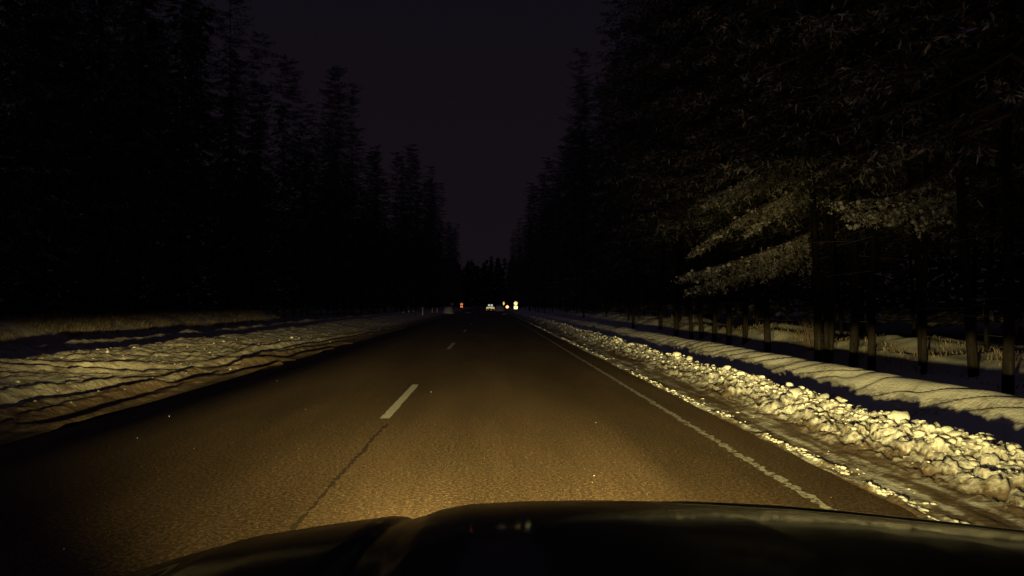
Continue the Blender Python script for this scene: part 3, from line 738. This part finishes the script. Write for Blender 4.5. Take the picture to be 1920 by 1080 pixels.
for s_ in (-1, 1):
    MB().box((s_ * .24, .20, 1.16), (.34, .02, .38), rot=sl, bevel=.006).build('rear_window', M_LITWIN, car)
    MB().box((s_ * .66, -.03, .62), (.16, .08, .34), bevel=.02).build('tail_light', M_TAIL, car)
    for yy in (.75, 3.0): wheel(car, s_ * .74, yy, .31)
MB().box((0, -.03, .40), (1.5, .12, .2), bevel=.03).build('bumper', M_PLAST, car); MB().box((-.12, -.03, .60), (.5, .03, .11)).build('number_plate', M_BACK, car)

# ------------------------------------------------------------------ the car the picture is taken from
ego = empty('car', (0, 0, 0)); tag(ego, 'dark car with a raised bonnet, its headlights lighting the road ahead', 'car')
KX = np.array([280, 330, 405, 510, 630, 735, 752, 764, 805, 830, 880, 980, 1100, 1250, 1400, 1500, 1700, 1900, 1990], float)
KY = np.array([1082, 1055, 1025, 995, 977, 964, 966, 972, 962, 952, 943, 938, 937, 941, 951, 960, 982, 1006, 1020], float)
S0 = 1.5
def hood_lat(X):
    px = X / S0 * 1440 + 918
    y = np.interp(px, KX, KY); y = np.where(px < 280, 1082 + (280 - px) * 1.3, y)
    return -(y - 940) / 1440 * S0
def hood_z(X, S):
    d = S - 0.95
    z = 1.124 - 0.14 * d - 0.1065 * d * d - 1.3 * np.clip(S - 1.66, 0, 9) ** 2
    lat = hood_lat(X)
    # the crease of the raised centre converges towards the nose
    z = z + lat
    z += 0.006 * np.exp(-((S - 1.30 - 0.05 * X) / 0.03) ** 2) * sstep(X, 0.1, 0.5)
    z -= 0.003 * np.exp(-((X + 0.46 + 0.10 * (S - 1.5)) / 0.012) ** 2)
    return z
hx = np.linspace(-0.655, 1.03, 240); hs = np.concatenate([np.linspace(0.50, 1.7, 140), np.linspace(1.71, 1.98, 26)])
X, S = np.meshgrid(hx, hs)
from_x = CAR_X + (X - CAR_X) * 1.0
bon = grid_mesh('bonnet', hx, hs, hood_z(from_x, S)); bonnet = link('bonnet', bon, M_CARP, ego)
so = bonnet.modifiers.new('thickness', 'SOLIDIFY'); so.thickness = 0.012; so.offset = -1
def edge_z(x, s): return float(hood_z(np.array([x]), np.array([s]))[0])
for xe, sg in ((-0.655, -1), (1.03, 1)):
    mb = MB(); rows = []
    for s_ in np.linspace(0.50, 1.98, 30):
        zt = edge_z(xe, s_) - 0.004; ar = 0.36 if abs(s_ - 1.42) > .36 else max(.36, .33 + math.sqrt(max(0, .36 ** 2 - (s_ - 1.42) ** 2)))
        rows.append([mb.bm.verts.new(p) for p in ((xe + sg * .002, s_, zt), (xe + sg * .035, s_, zt - .04), (xe + sg * .05, s_, max(zt - .25, ar + .02)), (xe + sg * .035, s_, ar))])
    for a, b in zip(rows[:-1], rows[1:]):
        for k in range(3): mb.bm.faces.new((a[k], a[k + 1], b[k + 1], b[k]))
    mb.build('fender', M_CARP, ego, True)
    mb = MB(); mb.box((xe + sg * .02, -.35, .78), (.06, 2.2, .84), bevel=.02); mb.build('door', M_CARP, ego)
    mb = MB(); mb.cyl((xe - sg * .03, .44, 1.06), (xe - sg * .17, -.15, 1.66), .035, .03, 8); mb.build('windscreen_pillar', M_CARP, ego)
    wheel(ego, xe - sg * .06, 1.42, .33, .33, .2); wheel(ego, xe - sg * .06, -1.25, .33, .33, .2)
    hl = MB().box((CAR_X + sg * .62, 1.97, .62), (.34, .08, .15), bevel=.03).build('headlight', M_LENS, ego)
MB().box((CAR_X, 1.94, .40), (1.66, .16, .26), bevel=.05).build('bumper', M_PLAST, ego)
MB().box((CAR_X, 1.955, .62), (.86, .04, .15), bevel=.02).build('grille', M_PLAST, ego)
MB().box((CAR_X, -1.0, 1.69), (1.3, 1.7, .05), bevel=.02).build('roof', M_CARP, ego)
MB().box((CAR_X, -1.9, .85), (1.66, .1, .9), bevel=.04).build('tailgate', M_CARP, ego)
MB().box((CAR_X, .40, 1.06), (1.5, .18, .06), bevel=.02).build('cowl', M_PLAST, ego)
for xw in (-.2, .4): MB().cyl((CAR_X + xw, .40, 1.105), (CAR_X + xw + .45, .35, 1.12), .008).build('wiper', M_PLAST, ego)
